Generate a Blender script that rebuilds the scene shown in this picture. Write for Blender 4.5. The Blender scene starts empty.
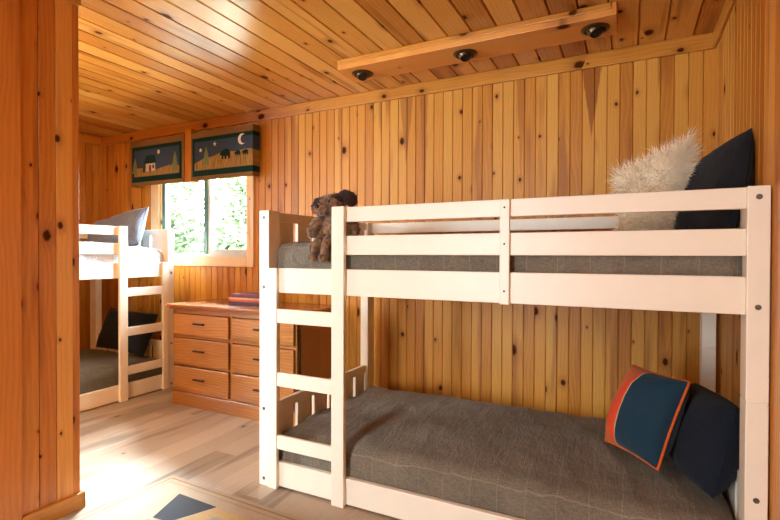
import bpy, bmesh, math, random
from mathutils import Vector, Matrix, noise
random.seed(7)
S = bpy.context.scene
COL = S.collection
PI = math.pi

# ------------------------------------------------------------------ helpers
def link(name, bm, mats, parent=None, smooth=False, angle=None):
    me = bpy.data.meshes.new(name)
    bmesh.ops.recalc_face_normals(bm, faces=bm.faces[:])
    bm.to_mesh(me); bm.free()
    for m in (mats if isinstance(mats, (list, tuple)) else [mats]):
        me.materials.append(m)
    if smooth:
        for p in me.polygons: p.use_smooth = True
        if angle:
            try: me.set_sharp_from_angle(angle=math.radians(angle))
            except Exception: pass
    o = bpy.data.objects.new(name, me)
    COL.objects.link(o)
    if parent: o.parent = parent
    return o
def tag(o, label=None, cat=None, group=None, kind=None):
    if label: o['label'] = label
    if cat: o['category'] = cat
    if group: o['group'] = group
    if kind: o['kind'] = kind
    return o
def thing(name, label, cat, loc=(0, 0, 0), rz=0, group=None):
    o = bpy.data.objects.new(name, None); COL.objects.link(o)
    o.empty_display_size = .1
    o.location = loc; o.rotation_euler = (0, 0, rz)
    return tag(o, label, cat, group)
def struct(name, bm, m, **k):
    return tag(link(name, bm, m, **k), kind='structure')
def box(bm, x0, x1, y0, y1, z0, z1, bev=0, seg=2, mi=0, mtx=None):
    n = len(bm.faces)
    xs, ys, zs = sorted((x0, x1)), sorted((y0, y1)), sorted((z0, z1))
    vs = [bm.verts.new((x, y, z)) for x in xs for y in ys for z in zs]
    q = [(0, 1, 3, 2), (4, 6, 7, 5), (0, 4, 5, 1), (2, 3, 7, 6), (0, 2, 6, 4), (1, 5, 7, 3)]
    fs = [bm.faces.new([vs[i] for i in f]) for f in q]
    if mi:
        for f in fs: f.material_index = mi
    if mtx is not None:
        for v in vs: v.co = mtx @ v.co
    if bev:
        es = list({e for f in fs for e in f.edges})
        bmesh.ops.bevel(bm, geom=es, offset=bev, segments=seg, affect='EDGES', profile=.5)
    return bm
def B(*a, **k):
    return box(bmesh.new(), *a, **k)
def prism(bm, pts, mapf, d0, d1, mi=0):
    """2-d outline pts, extruded from depth d0 to d1; mapf(a,b,d)->xyz"""
    lo = [bm.verts.new(mapf(a, b, d0)) for a, b in pts]
    hi = [bm.verts.new(mapf(a, b, d1)) for a, b in pts]
    n = len(pts)
    fs = [bm.faces.new(hi), bm.faces.new(lo[::-1])]
    for i in range(n):
        fs.append(bm.faces.new([lo[i], lo[(i + 1) % n], hi[(i + 1) % n], hi[i]]))
    for f in fs: f.material_index = mi
    return bm
def lathe(bm, prof, seg=24, mtx=None, cap=True, mi=0):
    mtx = mtx or Matrix()
    rings = []
    for r, z in prof:
        rings.append([bm.verts.new(mtx @ Vector((r * math.cos(2 * PI * k / seg), r * math.sin(2 * PI * k / seg), z))) for k in range(seg)])
    for a, b in zip(rings, rings[1:]):
        for k in range(seg):
            f = bm.faces.new([a[k], a[(k + 1) % seg], b[(k + 1) % seg], b[k]]); f.material_index = mi
    if cap:
        for rr in (rings[0][::-1], rings[-1]):
            f = bm.faces.new(rr); f.material_index = mi
    return bm
def ball(bm, c, r, sub=3, rot=None):
    """ellipsoid, r = (rx, ry, rz)"""
    m = Matrix.Translation(c) @ (rot or Matrix()).to_4x4() @ Matrix.Diagonal((r[0], r[1], r[2], 1))
    bmesh.ops.create_icosphere(bm, subdivisions=sub, radius=1, matrix=m)
    return bm
def tube(bm, pts, rad, seg=8):
    pts = [Vector(p) for p in pts]
    rings = []
    for i, p in enumerate(pts):
        d = (pts[min(i + 1, len(pts) - 1)] - pts[max(i - 1, 0)]).normalized()
        a = d.orthogonal().normalized() if i == 0 else (rings_a - d * rings_a.dot(d)).normalized()
        rings_a = a
        b = d.cross(a)
        r = rad[i] if isinstance(rad, (list, tuple)) else rad
        rings.append([bm.verts.new(p + (a * math.cos(2 * PI * k / seg) + b * math.sin(2 * PI * k / seg)) * r) for k in range(seg)])
    for a, b in zip(rings, rings[1:]):
        for k in range(seg):
            bm.faces.new([a[k], a[(k + 1) % seg], b[(k + 1) % seg], b[k]])
    bm.faces.new(rings[0][::-1]); bm.faces.new(rings[-1])
    return bm

# ------------------------------------------------------------------ materials
def srgb(r, g, b):
    f = lambda c: (c / 255 / 12.92 if c / 255 <= .04045 else ((c / 255 + .055) / 1.055) ** 2.4)
    return (f(r), f(g), f(b), 1)
class NT:
    def __init__(s, name):
        s.m = bpy.data.materials.new(name); s.m.use_nodes = True
        s.t = s.m.node_tree; s.t.nodes.clear()
        s.out = s.n('ShaderNodeOutputMaterial')
        s.b = s.n('ShaderNodeBsdfPrincipled')
        s.l(s.b.outputs[0], s.out.inputs[0])
    def n(s, typ, **k):
        x = s.t.nodes.new(typ)
        for a, v in k.items(): setattr(x, a, v)
        return x
    def l(s, a, b): s.t.links.new(a, b)
    def put(s, v, sock):
        if hasattr(v, 'is_linked') or hasattr(v, 'links'): s.l(v, sock)
        else: sock.default_value = v
    def math(s, op, a, b=None, c=None, clamp=False):
        x = s.n('ShaderNodeMath', operation=op); x.use_clamp = clamp
        s.put(a, x.inputs[0])
        if b is not None: s.put(b, x.inputs[1])
        if c is not None: s.put(c, x.inputs[2])
        return x.outputs[0]
    def vec(s, x, y, z):
        c = s.n('ShaderNodeCombineXYZ')
        s.put(x, c.inputs[0]); s.put(y, c.inputs[1]); s.put(z, c.inputs[2])
        return c.outputs[0]
    def obj(s):
        tc = s.n('ShaderNodeTexCoord'); sp = s.n('ShaderNodeSeparateXYZ')
        s.l(tc.outputs['Object'], sp.inputs[0])
        return tc.outputs['Object'], sp.outputs
    def noise(s, v, scale, detail=3, rough=.5, dist=0, dim='3D'):
        x = s.n('ShaderNodeTexNoise', noise_dimensions=dim)
        s.put(v, x.inputs['Vector'])
        x.inputs['Scale'].default_value = scale; x.inputs['Detail'].default_value = detail
        x.inputs['Roughness'].default_value = rough; x.inputs['Distortion'].default_value = dist
        return x.outputs[0]
    def ramp(s, f, stops, interp='LINEAR'):
        r = s.n('ShaderNodeValToRGB'); cr = r.color_ramp; cr.interpolation = interp
        while len(cr.elements) < len(stops): cr.elements.new(.5)
        for e, (p, c) in zip(cr.elements, stops): e.position = p; e.color = c
        s.put(f, r.inputs[0])
        return r.outputs[0]
    def mix(s, f, a, b, typ='MIX'):
        x = s.n('ShaderNodeMix', data_type='RGBA', blend_type=typ)
        s.put(f, x.inputs[0]); s.put(a, x.inputs[6]); s.put(b, x.inputs[7])
        return x.outputs[2]
    def smooth(s, v, lo, hi):
        x = s.n('ShaderNodeMapRange', interpolation_type='SMOOTHSTEP')
        s.put(v, x.inputs[0]); x.inputs[1].default_value = lo; x.inputs[2].default_value = hi
        return x.outputs[0]
    def bump(s, h, strength=.3, dist=.002):
        x = s.n('ShaderNodeBump'); x.inputs['Strength'].default_value = strength; x.inputs['Distance'].default_value = dist
        s.put(h, x.inputs['Height']); s.l(x.outputs[0], s.b.inputs['Normal'])
    def set(s, color=None, rough=.5, spec=.5, metal=0, sheen=0):
        if color is not None: s.put(color, s.b.inputs['Base Color'])
        s.b.inputs['Roughness'].default_value = rough
        s.b.inputs['Specular IOR Level'].default_value = spec
        s.b.inputs['Metallic'].default_value = metal
        if sheen:
            s.b.inputs['Sheen Weight'].default_value = sheen
        return s.m
def plain(name, c, rough=.5, spec=.5, metal=0, var=.06, scale=30, sheen=0):
    t = NT(name); o, _ = t.obj()
    f = t.noise(o, scale, 2)
    lo = tuple(x * (1 - var) for x in c[:3]) + (1,); hi = tuple(min(1, x * (1 + var)) for x in c[:3]) + (1,)
    return t.set(t.ramp(f, [(.3, lo), (.7, hi)]), rough, spec, metal, sheen)

def wood(name, ac, al, pw, light, mid, dark, knotc, rough=.35, spec=.5, knots=.5, plankvar=.5, perobj=False,
         kw=.13, kl=.42, stain=.6, length=None, off=0.0, grain=1.0, bump=.25, tone=1.0, wedges=()):
    """planks pw wide; grain runs along axis al, planks are counted along axis ac"""
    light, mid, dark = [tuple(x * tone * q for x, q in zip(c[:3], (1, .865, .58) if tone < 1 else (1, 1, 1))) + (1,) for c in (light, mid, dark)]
    t = NT(name); o, ax = t.obj()
    A, Lg = ax['XYZ'.index(ac)], ax['XYZ'.index(al)]
    third = [i for i in range(3) if 'XYZ'[i] not in (ac, al)][0]
    A = t.math('ADD', A, off)
    if perobj:
        oi = t.n('ShaderNodeObjectInfo')
        rr = t.math('MULTIPLY', oi.outputs['Random'], 57.0)
        A = t.math('ADD', A, rr)
        Lg = t.math('ADD', Lg, t.math('MULTIPLY', rr, 3.1))
    pid = t.math('FLOOR', t.math('DIVIDE', A, pw))
    if length:
        w0 = t.n('ShaderNodeTexWhiteNoise', noise_dimensions='1D'); t.l(pid, w0.inputs['W'])
        seg = t.math('FLOOR', t.math('ADD', t.math('DIVIDE', Lg, length), w0.outputs['Value']))
        pid = t.math('ADD', pid, t.math('MULTIPLY', seg, 131.7))
    wn = t.n('ShaderNodeTexWhiteNoise', noise_dimensions='1D'); t.l(pid, wn.inputs['W'])
    sp = t.n('ShaderNodeSeparateColor'); t.l(wn.outputs['Color'], sp.inputs[0])
    r1, r2, r3 = sp.outputs[0], sp.outputs[1], sp.outputs[2]
    # knots
    kv = t.vec(t.math('DIVIDE', A, kw), t.math('ADD', t.math('DIVIDE', Lg, kl), t.math('MULTIPLY', r2, 13.0)), 0.0)
    vo = t.n('ShaderNodeTexVoronoi', voronoi_dimensions='2D', feature='F1'); t.l(kv, vo.inputs['Vector'])
    vo.inputs['Scale'].default_value = 1; vo.inputs['Randomness'].default_value = .9
    dv = t.n('ShaderNodeVectorMath', operation='SUBTRACT'); t.l(kv, dv.inputs[0]); t.l(vo.outputs['Position'], dv.inputs[1])
    ds = t.n('ShaderNodeSeparateXYZ'); t.l(dv.outputs[0], ds.inputs[0])
    wob = t.math('MULTIPLY', t.math('SUBTRACT', t.noise(o, 45, 2), .5), .012)
    dx = t.math('ADD', t.math('MULTIPLY', ds.outputs[0], kw), wob)
    dy = t.math('MULTIPLY', ds.outputs[1], kl * .66)
    dist = t.math('SQRT', t.math('ADD', t.math('MULTIPLY', dx, dx), t.math('MULTIPLY', dy, dy)))
    vc = t.n('ShaderNodeSeparateColor'); t.l(vo.outputs['Color'], vc.inputs[0])
    have = t.math('LESS_THAN', vc.outputs[0], knots)
    kr = t.math('MULTIPLY_ADD', t.math('MULTIPLY', vc.outputs[1], vc.outputs[1]), .022, .005)
    kn = t.math('MULTIPLY', t.math('SUBTRACT', 1.0, t.smooth(t.math('DIVIDE', dist, kr), .55, 1.15)), have)
    halo = t.math('MULTIPLY', t.math('SUBTRACT', 1.0, t.smooth(t.math('DIVIDE', dist, kr), .6, 3.2)), have)
    # grain
    gv = t.vec(t.math('ADD', t.math('MULTIPLY', A, 1.0), t.math('MULTIPLY', r1, 9.0)), t.math('MULTIPLY', Lg, .045), t.math('MULTIPLY', r3, 7.0))
    warp = t.noise(t.vec(t.math('MULTIPLY', A, 6.0), t.math('MULTIPLY', Lg, 1.6), t.math('MULTIPLY', r1, 20.0)), 1.0, 2)
    ring = t.math('ADD', t.math('ADD', t.math('MULTIPLY', A, 330.0), t.math('MULTIPLY', warp, 30.0)), t.math('MULTIPLY', halo, 5.0))
    rg = t.math('MULTIPLY_ADD', t.math('SINE', ring), .5, .5)
    fib = t.noise(gv, 190, 3, .6)
    g = t.math('ADD', t.math('MULTIPLY', rg, .33 * grain), t.math('MULTIPLY', fib, .55))
    g = t.math('ADD', t.math('MULTIPLY', t.math('SUBTRACT', g, .45), .7), t.math('MULTIPLY_ADD', t.math('SUBTRACT', r1, .5), plankvar, .5))
    col = t.ramp(g, [(.05, light), (.5, mid), (.95, dark)])
    # heartwood / stain streaks
    st = t.noise(t.vec(t.math('MULTIPLY', A, 11.0), t.math('MULTIPLY', Lg, .9), t.math('MULTIPLY', r2, 31.0)), 1.0, 2)
    stm = t.math('MULTIPLY', t.smooth(st, .55, .70), stain)
    red = tuple(d * k for d, k in zip(dark[:3], (.75, .6, .5))) + (1,)
    col = t.mix(stm, col, red)
    for wx, wz0, wz1, hw, k in wedges:                      # tapering heartwood stains in single boards
        hgt = t.math('DIVIDE', t.math('SUBTRACT', ax['XYZ'.index(al)], wz0), wz1 - wz0)
        edge = t.math('ADD', t.math('MULTIPLY', hgt, hw), t.math('MULTIPLY', t.math('SUBTRACT', fib, .5), .02))
        din = t.math('SUBTRACT', edge, t.math('ABSOLUTE', t.math('SUBTRACT', ax['XYZ'.index(ac)], wx)))
        col = t.mix(t.math('MULTIPLY', t.smooth(din, -.003, .006), k), col, red)
    col = t.mix(t.math('MULTIPLY', halo, .45), col, red)
    col = t.mix(t.math('MULTIPLY', kn, .92), col, knotc)
    t.bump(t.math('SUBTRACT', t.math('MULTIPLY', fib, .5), t.math('MULTIPLY', kn, .3)), bump, .0015)
    t.l(t.math('MULTIPLY', t.math('SUBTRACT', 1.0, kn), spec), t.b.inputs['Specular IOR Level'])
    t.b.inputs['Roughness'].default_value = rough; t.l(col, t.b.inputs['Base Color'])
    return t.m

PINE = dict(light=srgb(234, 182, 100), mid=srgb(216, 150, 64), dark=srgb(168, 96, 34), knotc=srgb(50, 18, 5))
PITCH = .0662
M = {}
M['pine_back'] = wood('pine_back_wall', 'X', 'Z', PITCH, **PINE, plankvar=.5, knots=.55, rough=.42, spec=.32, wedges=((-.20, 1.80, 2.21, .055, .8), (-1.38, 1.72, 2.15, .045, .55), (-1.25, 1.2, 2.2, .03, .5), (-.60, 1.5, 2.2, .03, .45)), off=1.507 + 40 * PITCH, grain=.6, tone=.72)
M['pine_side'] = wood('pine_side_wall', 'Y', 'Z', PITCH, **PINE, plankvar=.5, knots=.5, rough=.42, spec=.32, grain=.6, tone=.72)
M['pine_part'] = wood('pine_partition', 'Y', 'Z', .0665, light=srgb(228, 168, 96), mid=srgb(208, 138, 64), dark=srgb(172, 98, 38),
                      knotc=srgb(50, 18, 5), plankvar=.6, knots=.75, kw=.10, kl=.36, off=.022, rough=.32, grain=.6, tone=.97)
M['pine_ceil'] = wood('pine_ceiling', 'X', 'Y', .13, light=srgb(228, 178, 106), mid=srgb(206, 146, 70), dark=srgb(156, 92, 38),
                      knotc=srgb(48, 18, 5), plankvar=.8, knots=.5, rough=.26, off=1.392 + 13, kw=.13, kl=.36, grain=.5, tone=.88)
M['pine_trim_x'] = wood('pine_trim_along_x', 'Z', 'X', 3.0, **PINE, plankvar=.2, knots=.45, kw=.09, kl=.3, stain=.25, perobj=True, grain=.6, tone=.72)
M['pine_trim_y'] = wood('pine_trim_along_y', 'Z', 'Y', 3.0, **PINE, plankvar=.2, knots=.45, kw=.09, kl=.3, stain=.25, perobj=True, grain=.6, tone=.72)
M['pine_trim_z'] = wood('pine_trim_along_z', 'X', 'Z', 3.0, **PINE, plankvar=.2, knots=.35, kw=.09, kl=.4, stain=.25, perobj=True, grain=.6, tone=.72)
M['pine_box'] = wood('pine_light_bar', 'Y', 'X', 3.0, light=srgb(226, 170, 104), mid=srgb(208, 144, 78), dark=srgb(170, 104, 50),
                     knotc=srgb(70, 34, 14), plankvar=.1, knots=.15, kw=.1, kl=.5, stain=.2, tone=.98)
OAK = dict(light=srgb(204, 148, 76), mid=srgb(154, 97, 40), dark=srgb(94, 54, 20), knotc=srgb(90, 42, 14))
M['oak_x'] = wood('oak_drawer_fronts', 'Z', 'X', 3.0, **OAK, plankvar=.15, knots=0, stain=.35, rough=.3, perobj=True, grain=.6)
M['oak_z'] = wood('oak_side_panel', 'Y', 'Z', .24, light=srgb(172, 106, 50), mid=srgb(138, 78, 32), dark=srgb(94, 50, 18),
                  knotc=srgb(80, 36, 12), plankvar=.3, knots=0, stain=.35, rough=.3, grain=.6)
M['oak_top'] = wood('oak_top', 'Y', 'X', .2, light=srgb(172, 112, 58), mid=srgb(142, 86, 40), dark=srgb(100, 58, 24),
                    knotc=srgb(80, 36, 12), plankvar=.15, knots=0, stain=.3, rough=.2, grain=.6)
M['floor'] = wood('laminate_floor', 'X', 'Y', .15, light=srgb(188, 169, 148), mid=srgb(158, 138, 116), dark=srgb(104, 88, 72),
                  knotc=srgb(98, 80, 62), plankvar=.55, knots=.3, kw=.15, kl=1.1, stain=.6, rough=.33, length=1.25, bump=.1, grain=.12)
M['white'] = plain('white_paint', srgb(240, 233, 216), .38, .5, var=.015, scale=12)
M['vinyl'] = plain('window_vinyl', srgb(205, 215, 220), .35, var=.02)
M['green_frame'] = plain('green_window_frame', srgb(78, 112, 106), .4, var=.05)
M['bolt'] = plain('bolt_steel', srgb(120, 112, 98), .35, .5, .9)
M['bolt_hole'] = plain('bolt_recess', srgb(70, 60, 48), .6, .3)
M['bronze'] = plain('antique_bronze', srgb(92, 74, 50), .35, .5, .85, var=.2, scale=60)
M['lamp_dark'] = plain('lamp_inside', srgb(22, 20, 18), .4)
M['handle'] = plain('dark_handle', srgb(36, 28, 24), .4, .5, .4)
M['grey_metal'] = plain('grey_bracket', srgb(110, 106, 100), .45, .5, .4)
def glass():
    t = NT('window_glass')
    t.t.nodes.remove(t.b)
    g = t.n('ShaderNodeBsdfGlossy'); g.inputs['Roughness'].default_value = .02
    tr = t.n('ShaderNodeBsdfTransparent'); tr.inputs[0].default_value = (.96, .98, .97, 1)
    fr = t.n('ShaderNodeFresnel'); fr.inputs[0].default_value = 1.25
    mx = t.n('ShaderNodeMixShader')
    t.l(fr.outputs[0], mx.inputs[0]); t.l(tr.outputs[0], mx.inputs[1]); t.l(g.outputs[0], mx.inputs[2]); t.l(mx.outputs[0], t.out.inputs[0])
    return t.m
M['glass'] = glass()
def fabric(name, c1, c2, line=None, pitch=(.2, .17), lw=.004, axes='XY', weave=900, rough=.9, sheen=.15, crinkle=.5, linez=None):
    t = NT(name); o, ax = t.obj()
    A, Bx = ax['XYZ'.index(axes[0])], ax['XYZ'.index(axes[1])]
    n1 = t.noise(t.vec(t.math('MULTIPLY', A, 1.0), t.math('MULTIPLY', Bx, .12), t.math('MULTIPLY', ax[2], .4)), 330, 2, .6)
    n2 = t.noise(t.vec(t.math('MULTIPLY', A, .12), t.math('MULTIPLY', Bx, 1.0), t.math('MULTIPLY', ax[2], 1.0)), 330, 2, .6)
    big = t.noise(o, 7, 3)
    f = t.math('ADD', t.math('MULTIPLY', t.math('ADD', n1, n2), .38), t.math('MULTIPLY', big, .24))
    col = t.ramp(f, [(.32, c1), (.68, c2)])
    if line:
        for X, p in ((A, pitch[0]), (Bx, pitch[1])):
            w = t.math('MULTIPLY', t.math('SUBTRACT', t.noise(o, 9, 2), .5), .02)
            m = t.math('ABSOLUTE', t.math('SUBTRACT', t.math('FRACT', t.math('DIVIDE', t.math('ADD', X, w), p)), .5))
            msk = t.math('LESS_THAN', m, lw / p / 2)
            col = t.mix(t.math('MULTIPLY', msk, .3), col, line)
    cr = t.noise(t.vec(t.math('MULTIPLY', A, 1.0), t.math('MULTIPLY', Bx, .25), ax[2]), 60, 3, .6, .6)
    t.bump(t.math('ADD', t.math('MULTIPLY', cr, crinkle), t.math('MULTIPLY', n1, .25)), .9, .012)
    return t.set(col, rough, .25, 0, sheen)
M['sheet'] = fabric('grey_plaid_sheet', srgb(84, 77, 66), srgb(142, 132, 116), srgb(176, 166, 148), (.11, .105), .003, crinkle=.9)
M['sheet_dark'] = fabric('dark_grey_sheet', srgb(74, 72, 62), srgb(116, 112, 98))
M['sheet_white'] = fabric('white_bedding', srgb(196, 206, 222), srgb(228, 235, 246), crinkle=.8)  # white cloth; the bluish tint is window daylight put into the colour
M['pillow_blue'] = fabric('grey_blue_pillowcase', srgb(98, 108, 126), srgb(138, 148, 166), crinkle=.3)
M['pillow_black'] = fabric('black_pillowcase', srgb(18, 20, 25), srgb(32, 35, 42), crinkle=.3, sheen=.05)
M['pillow_navy'] = fabric('navy_pillowcase', srgb(12, 19, 30), srgb(22, 31, 45), crinkle=.3, sheen=.05)
M['cotton_white'] = plain('pale_piping', srgb(206, 196, 180), .9, .2)
M['orange'] = plain('orange_piping', srgb(206, 96, 40), .9, .2, var=.1)
M['fur_white'] = plain('white_fluff', srgb(248, 238, 216), .95, .2, var=.06, sheen=.3)
M['plush'] = plain('brown_plush', srgb(124, 94, 70), .95, .15, var=.6, scale=55, sheen=.3)
M['plush_dark'] = plain('dark_brown_plush', srgb(46, 26, 18), .95, .15, var=.3, scale=60, sheen=.2)
M['nose'] = plain('dark_nose', srgb(24, 16, 14), .5)
M['soil'] = plain('grass_ground', srgb(140, 146, 130), .9, var=.3, scale=3)
M['bark'] = plain('tree_bark', srgb(130, 116, 98), .9, var=.3, scale=6)
M['leaf'] = plain('leaf_green', srgb(62, 78, 46), .6, var=.3, scale=2)

# ------------------------------------------------------------------ geometry constants (metres)
XR, XL, YW, YF, ZC = .40, -4.743, 3.008, -2.6, 2.287
# ------------------------------------------------------------------ room shell
def grooved(bm, a0, a1, b0, b1, mapf, pitch, phase=0.0, gw=.008, gd=.006, back=.06):
    """panelling with V grooves: profile along a, extruded b0..b1; mapf(a,b,depth)"""
    ks = math.ceil((a0 - phase) / pitch - 1e-6); prof = [(a0, 0)]
    k = ks
    while phase + k * pitch < a1 - 1e-6:
        c = phase + k * pitch
        if c - gw / 2 > a0 + 1e-4 and c + gw / 2 < a1 - 1e-4:
            prof += [(c - gw / 2, 0), (c, gd), (c + gw / 2, 0)]
        k += 1
    prof.append((a1, 0))
    lo = [bm.verts.new(mapf(a, b0, d)) for a, d in prof]
    hi = [bm.verts.new(mapf(a, b1, d)) for a, d in prof]
    for i in range(len(prof) - 1):
        bm.faces.new([lo[i], lo[i + 1], hi[i + 1], hi[i]])
    lb = [bm.verts.new(mapf(a, b, back)) for a, b in ((a0, b0), (a1, b0), (a1, b1), (a0, b1))]
    bm.faces.new(lb)
    bm.faces.new([lo[0], hi[0], lb[3], lb[0]]); bm.faces.new([lo[-1], hi[-1], lb[2], lb[1]])
    bm.faces.new(lo + [lb[1], lb[0]]); bm.faces.new(hi + [lb[2], lb[3]])
WX0, WX1, WZ0, WZ1 = -3.88, -2.815, 1.10, 2.02          # back window opening
bm = bmesh.new()
mb = lambda a, b, d: (a, YW + d, b)
PH = -1.507
grooved(bm, XL, WX0, 0, ZC, mb, PITCH, PH)
grooved(bm, WX1, XR, 0, ZC, mb, PITCH, PH)
grooved(bm, WX0, WX1, 0, WZ0, mb, PITCH, PH)
grooved(bm, WX0, WX1, WZ1, ZC, mb, PITCH, PH)
struct('wall_back', bm, M['pine_back'])
bm = bmesh.new(); grooved(bm, YF, YW, 0, ZC, lambda a, b, d: (XR + d, a, b), PITCH)
struct('wall_right', bm, M['pine_side'])
LY0, LY1, LZ0, LZ1 = -.9, .65, .75, 2.0                 # daylight window in the left wall, hidden by the partition
bm = bmesh.new(); ml = lambda a, b, d: (XL - d, a, b)
grooved(bm, YF, LY0, 0, ZC, ml, PITCH); grooved(bm, LY1, YW, 0, ZC, ml, PITCH); grooved(bm, LY0, LY1, 0, LZ0, ml, PITCH); grooved(bm, LY0, LY1, LZ1, ZC, ml, PITCH)
struct('wall_left', bm, M['pine_side'])
bm = bmesh.new()
grooved(bm, XL - .1, XR + .1, YF - .05, YW + .1, lambda a, b, d: (a, b, ZC + d), .13, -1.392, gw=.012, gd=.012, back=.1)
struct('ceiling', bm, M['pine_ceil'])
struct('floor', B(XL - .1, XR + .1, YF - .1, YW + .1, -.1, 0), M['floor'])
# partition that ends left of the bunk
PX, PY = -2.163, 1.272
bm = bmesh.new()
for a0, a1 in ((YF, 1.042), (1.042, 1.109), (1.109, 1.175), (1.175, PY)):
    box(bm, PX - .12, PX, a0 + .0015, a1 - .0015, 0, ZC, .0008, 1)
box(bm, PX - .117, PX - .012, YF, PY - .004, 0, ZC)
struct('wall_partition', bm, M['pine_part'])
bm = bmesh.new()
for k in range(11): box(bm, PX, PX + .012, 1.040 - .14 * (k + 1) + .0012, 1.040 - .14 * k, 0, ZC - .085, .001, 1)
struct('trim_1', bm, wood('pine_casing', 'Y', 'Z', .14, light=srgb(226, 160, 90), mid=srgb(206, 132, 62), dark=srgb(170, 92, 38), knotc=srgb(50, 18, 5), plankvar=.5, knots=.45, kw=.12, kl=.5, grain=.6, off=.078, tone=.95))
struct('baseboard_partition', box(B(PX, PX + .016, 1.041, PY + .012, 0, .07, .004), PX - .13, PX + .016, PY, PY + .014, 0, .07, .004), M['pine_trim_y'])
struct('trim_2', B(PX, PX + .02, -.6, PY, ZC - .085, ZC, .004), M['pine_trim_y'])
# crown boards
struct('trim_3', B(XL, XR, YW - .02, YW, 2.204, ZC, .004), M['pine_trim_x'])
struct('trim_4', B(XL, XL + .02, YF, YW - .02, 2.204, ZC, .004), M['pine_trim_y'])
struct('trim_5', B(XR - .016, XR, YF, YW - .02, 2.204, ZC, .004), M['pine_trim_y'])
struct('trim_6', B(XR - .012, XR, .9, 1.925, 0, 2.204, .003), wood('pine_side_casing', 'Y', 'Z', .09, **PINE, plankvar=.5, knots=.4, stain=.8))
# front wall behind the camera, with a wide glazed door
GX0, GX1, GZ0, GZ1 = -1.95, -1.38, .05, 2.08
bm = bmesh.new(); mf = lambda a, b, d: (a, YF - d, b)
grooved(bm, XL, GX0, 0, ZC, mf, PITCH); grooved(bm, GX1, XR, 0, ZC, mf, PITCH); grooved(bm, GX0, GX1, GZ1, ZC, mf, PITCH); grooved(bm, GX0, GX1, 0, GZ0, mf, PITCH)
struct('wall_front', bm, M['pine_back'])
bm = bmesh.new()
for a, b in ((LY0, LY0 + .05), (LY1 - .05, LY1), ((LY0 + LY1) / 2 - .03, (LY0 + LY1) / 2 + .03)): box(bm, XL - .05, XL - .01, a, b, LZ0, LZ1, .004)
for a, b in ((LZ0, LZ0 + .05), (LZ1 - .05, LZ1)): box(bm, XL - .048, XL - .012, LY0, LY1, a, b, .004)
w3 = struct('window_3', bm, M['white'])
link('glass_pane', B(XL - .032, XL - .028, LY0 + .02, LY1 - .02, LZ0 + .02, LZ1 - .02), M['glass'], w3)
def sub(name, bm, m, parent, **k):
    return link(name, bm, m, parent, **k)
bm = bmesh.new()
for a, b in ((GX0, GX0 + .07), (GX1 - .07, GX1), ((GX0 + GX1) / 2 - .05, (GX0 + GX1) / 2 + .05)): box(bm, a, b, YF - .05, YF - .01, GZ0, GZ1, .004)
for a, b in ((GZ0, GZ0 + .1), (GZ1 - .07, GZ1)): box(bm, GX0, GX1, YF - .048, YF - .012, a, b, .004)
w2 = struct('window_2', bm, M['white'])
sub('glass_pane', B(GX0 + .02, GX1 - .02, YF - .032, YF - .028, GZ0 + .02, GZ1 - .02), M['glass'], w2)

# back window
bm = bmesh.new()                                         # dark green outer frame
d0, d1 = YW + .012, YW + .07
box(bm, WX0, WX0 + .05, d0, d1, WZ0, WZ1, .004); box(bm, WX1 - .012, WX1, d0, d1, WZ0, WZ1, .004)
box(bm, WX0 + .05, WX1 - .012, d0, d1, WZ1 - .05, WZ1, .004)
w1 = struct('window_1', bm, M['green_frame'])
sub('sill_track', B(WX0 + .05, WX1 - .012, d0 - .004, d1, WZ0, WZ0 + .028, .004), M['vinyl'], w1)
bm = bmesh.new()
box(bm, -3.338, -3.292, d0 + .002, d0 + .024, WZ0 + .028, WZ1 - .05, .004)
sub('meeting_stile', bm, M['green_frame'], w1)
bm = bmesh.new()
for b in ((-3.29, -3.268), (-2.85, WX1 - .013)): box(bm, b[0], b[1], d0 + .008, d0 + .03, WZ0 + .028, WZ1 - .05, .003)
box(bm, -3.268, -2.85, d0 + .008, d0 + .03, WZ0 + .028, WZ0 + .062, .003)
sub('sliding_sash', bm, M['vinyl'], w1)
sub('glass_pane', B(WX0 + .05, -3.34, d0 + .03, d0 + .034, WZ0 + .028, WZ1 - .05), M['glass'], w1)
sub('glass_pane', B(-3.268, -2.85, d0 + .016, d0 + .02, WZ0 + .062, WZ1 - .05), M['glass'], w1)
bm = bmesh.new()
box(bm, -3.985, WX0, YW - .02, YW, 1.02, 2.1, .004); box(bm, WX1, -2.74, YW - .02, YW, 1.02, 2.1, .004)
box(bm, WX0, WX1, YW - .02, YW, 1.02, WZ0, .004); box(bm, WX0, WX1, YW - .02, YW, WZ1, 2.1, .004)
for b in ((WX0 - .002, WX0 + .012), (WX1 - .006, WX1 + .002)): box(bm, b[0], b[1], YW, YW + .06, WZ0, WZ1)
box(bm, WX0, WX1, YW - .005, YW + .06, WZ0 - .012, WZ0 + .002)
sub('window_casing', bm, wood('flare_lit_casing', 'X', 'Z', 3.0, light=srgb(244, 224, 190), mid=srgb(234, 206, 164), dark=srgb(212, 174, 124), knotc=srgb(90, 60, 40), plankvar=.1, knots=.3, kw=.09, kl=.3), w1)  # wood lightened: bright flare around the window is put into its colour

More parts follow.
